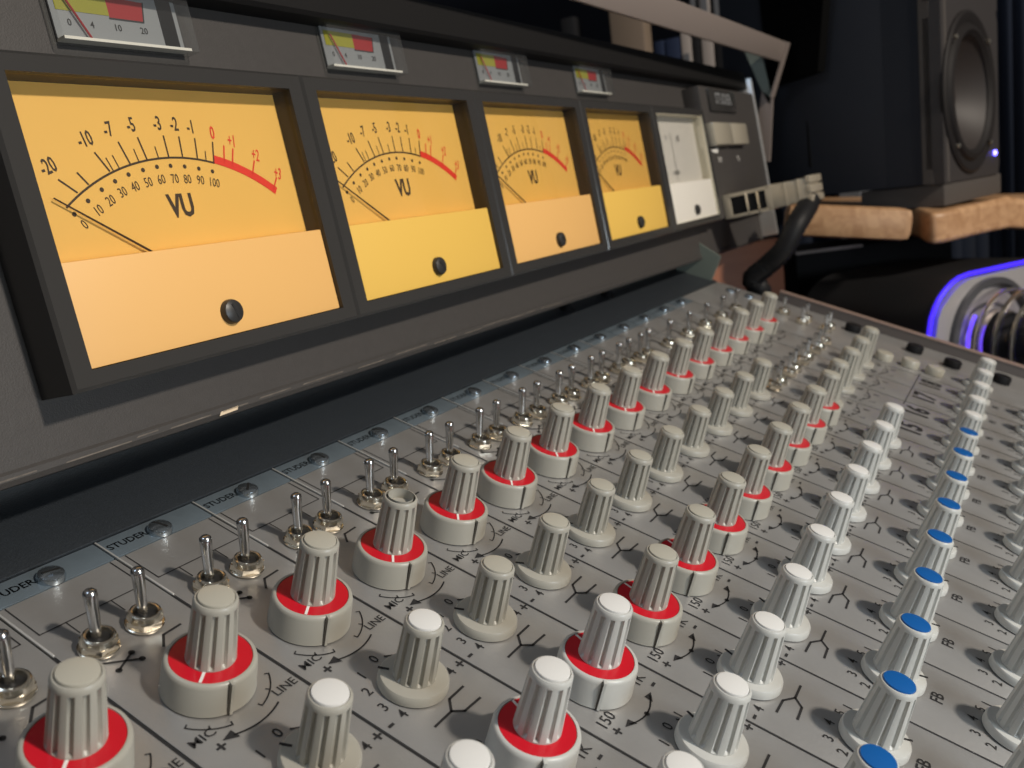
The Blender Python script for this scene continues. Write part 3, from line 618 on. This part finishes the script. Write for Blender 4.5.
# --- desk under everything
d = MB(); d.bbox((.74, -.62, .66), (1.30, .11, .70), M['black'], .005); 
for px, py in ((.78, -.58), (1.26, -.58), (.78, .07), (1.26, .07)): d.box((px - .02, py - .02, 0), (px + .02, py + .02, .66), M['black'])
tag(W1(d, 'side_table'), 'black side table hidden in shadow behind the console', 'table')
st2 = MB(); st2.bbox((0, 0, -.193), (.20, .13, 0), M['black'], .004); st2.box((0, -.003, -.003), (.085, .001, .001), M['metal'])
tag(W1(st2, 'equipment_case', W=Matrix.Translation((.988, .005, .894)) @ Matrix.Rotation(math.radians(-57.7), 4, 'Z')), 'black case with a pale metal edge in shadow under the wooden board', 'case')
dk = MB(); dk.box((-.5, -.36, .665), (.69, .15, .70), M['black'])
for px, py in ((-.45, -.33), (.65, -.33), (-.45, .11), (.65, .11)): dk.box((px - .02, py - .02, 0), (px + .02, py + .02, .665), M['black'])
tag(W1(dk, 'console_table'), 'black table carrying the mixing console', 'table')
# --- brown wooden cabinet behind
bw = MB(); bw.bbox((0, 0, .70), (.128, .018, .922), M['bwood'], .003)
tag(W1(bw, 'upright_board', W=Matrix.Translation((.789, .093, 0)) @ Matrix.Rotation(math.atan2(-.105, .073), 4, 'Z')), 'red-brown wooden board standing upright, seen under the end of the meter housing', 'board')
# --- dark screen
sc_ = link('dark_screen', None, W=Matrix.Translation((.940, .013, 1.093)) @ Matrix.Rotation(math.radians(-118), 4, 'Z') @ Matrix.Rotation(math.radians(-2), 4, 'Y'), scale=1)
tag(sc_, 'black flat screen between the rail bracket and the loudspeaker', 'screen')
c = MB(); c.prism([(0, 0), (.072, .002), (.096, .12), (.106, .24), (-.004, .24)], -.012, 0, M['scr'], Matrix(((1, 0, 0, 0), (0, 0, -1, 0), (0, 1, 0, 0), (0, 0, 0, 1)))); W1(c, 'case', sc_)
c = MB(); c.bbox((.02, .016, -.1), (.04, .03, .15), M['black'], .003); W1(c, 'stand', sc_)
# --- device with blue light and clear tube
dev = tag(link('lit_device', None, scale=1), 'black and silver device with a blue glowing edge and a clear ribbed tube', 'device')
dN = Vector((.51449576, .85749293, 0)); dH = Vector((.85749293, -.51449576, 0))
Wdv = Matrix.Translation((.79, -.166, .82)) @ Matrix((dH, dN, Vector((0, 0, 1)))).transposed().to_4x4()
dev.matrix_world = Wdv
pf = [(-.012, -.12), (-.006, -.03), (0, 0), (.004, .015), (.010, .025), (.017, .033), (.026, .040), (.036, .0455), (.048, .0495), (.062, .051), (.09, .051), (.19, .051), (.19, -.12)]
Xd = Matrix(((1, 0, 0, 0), (0, 0, -1, 0), (0, 1, 0, 0), (0, 0, 0, 1)))            # prism z -> -Y (towards viewer)
def inset(P, d): return [(x + d if x < .05 else (x - d if x > .15 else x), y - d if y > .03 else y - d * .3) for x, y in P]
c = MB(); c.prism(pf[::-1], -.17, -.004, M['case'], Xd); W1(c, 'shell', dev, sharp=30)
c = MB(); c.prism(inset(pf, .004)[::-1], -.004, .006, M['silver'], Xd); W1(c, 'fascia', dev, sharp=30)
c = MB(); c.tube([(x, -.001, z) for x, z in pf[:-1]], .0022, M['led'], 8); W1(c, 'glowing_edge', dev, sharp=80)['label'] = 'glowing blue edge'
tc_ = (.088, -.022)
Xt = Matrix.Translation((tc_[0], 0, tc_[1])) @ Matrix.Rotation(PI / 2, 4, 'X')
c = MB(); c.lathe([(.066, .006), (.066, .011), (.060, .013), (.057, .008)], M['collar'], 64, cap1=False, X=Xt); W1(c, 'collar', dev)
c = MB()
prt = []
for i in range(6):
    z = .008 + i * .018; prt += [(.052, z), (.0545, z + .004), (.055, z + .009), (.0545, z + .013), (.052, z + .018)]
c.lathe(prt, M['tube'], 64, cap1=False, X=Xt); tb = W1(c, 'clear_tube', dev, sharp=80)
c = MB()
for i in range(1, 6):
    z = .008 + i * .018; c.lathe([(.053, z - .0015), (.0555, z - .001), (.0555, z + .001), (.053, z + .0015)], M['chrome'], 64, cap1=False, X=Xt)
c.lathe([(.0535, .098), (.057, .099), (.057, .112), (.0535, .113)], M['bezel'], 64, cap1=False, X=Xt); W1(c, 'ring', tb)
c = MB(); c.lathe([(.030, .004), (.030, .03), (.018, .034), (.018, .07), (.026, .074), (.026, .09), (.01, .094)], M['black'], 40, X=Xt)
c.lathe([(.034, .012), (.034, .02)], M['chrome'], 40, cap1=False, X=Xt); W1(c, 'inner_drum', dev)
c = MB(); c.tube([(tc_[0] + .045 * math.cos(math.radians(a)), -.012, tc_[1] + .045 * math.sin(math.radians(a))) for a in range(135, 200, 5)], .0018, M['ledd'], 8); W1(c, 'inner_blue_light', dev)
c = MB(); c.lathe([(.0022, 0), (.0022, .002), (.0005, .003)], M['ledr'], 10, X=Matrix.Translation((tc_[0] - .02, -.075, tc_[1] + .001)) @ Matrix.Rotation(PI / 2, 4, 'X')); W1(c, 'red_light', dev)
# --- shelf of binders behind the meter housing
sh_ = MB(); sh_.box((1.335, -.02, 1.02), (1.60, .95, 1.05), M['bind_g']); sh_.box((1.33, -.02, .0), (1.36, .0, 1.9), M['cloth']) if False else None
for py in (.0, .93): sh_.box((1.34, py - .015, 0), (1.59, py + .015, 1.05), M['bind_g'])
tag(W1(sh_, 'shelf'), 'grey shelf in shadow behind the meter housing that carries the upright binders', 'shelf')
bl = [(.156, .026, 'bind_g', 'pale grey-blue binder, rightmost on the shelf next to the dark screen', .42), (.184, .020, 'bind_k', 'black binder standing right of the off-white binder', .42), (.206, .020, 'bind_w', 'off-white binder seen above and below the grey rail', .42),
      (.228, .014, 'bind_k', 'thin black binder left of the off-white binder', .42), (.243, .018, 'bind_w', 'short off-white binder beside the dark blue binders', .20), (.263, .026, 'bind_b', 'dark blue binder, right one of the blue pair', .19), (.291, .018, 'bind_b', 'dark blue binder, left one of the blue pair', .19)]
for y0, t, m_, lab, H_ in bl:
    c = MB(); c.bbox((1.36, y0, 1.05), (1.58, y0 + t, 1.05 + H_), M[m_], .003)
    c.box((1.357, y0 + t * .25, 1.05 + H_ * .45), (1.36, y0 + t * .75, 1.05 + H_ * .8), M['bind_g'])
    tag(W1(c, 'binder'), lab, 'binder', 'binders on the shelf behind the housing')
c = MB(); c.bbox((1.285, .295, .0), (1.32, .355, 1.40), M['beige'], .005)
pst = W1(c, 'beige_post'); tag(pst, 'beige post with a small dark slot behind the meter housing', 'post')
c = MB(); c.bbox((1.2835, .318, 1.195), (1.287, .328, 1.225), M['black'], .001); W1(c, 'slot', pst)
c = MB(); c.bbox((1.34, .39, 1.05), (1.5, .53, 1.25), M['bind_g'], .01); tag(W1(c, 'storage_box'), 'grey box in shadow left of the beige post', 'box')
c = MB(); c.bbox((1.30, .425, 1.05), (1.33, .452, 1.30), M['bind_k'], .004); tag(W1(c, 'black_stand'), 'thin black stand in front of the grey box', 'stand')
# --- curtain right of the loudspeaker
c = MB()
N_ = 60
for i in range(N_):
    a = i / N_; b2 = (i + 1) / N_
    f0 = .03 * math.sin(a * 50); f1 = .03 * math.sin(b2 * 50)
    c.add([(1.75 + f0, .35 - a * 1.3, .7), (1.75 + f1, .35 - b2 * 1.3, .7), (1.75 + f1, .35 - b2 * 1.3, 2.2), (1.75 + f0, .35 - a * 1.3, 2.2)], [(0, 1, 2, 3)], M['cloth'])
cu = W1(c, 'curtain', sharp=80); so = cu.modifiers.new('s', 'SOLIDIFY'); so.thickness = .003
cu.data.materials.clear(); cu.data.materials.append(mat('blue_grey_curtain', (.030, .042, .075), .9)); tag(cu, 'dark navy curtain behind the loudspeaker', 'curtain')
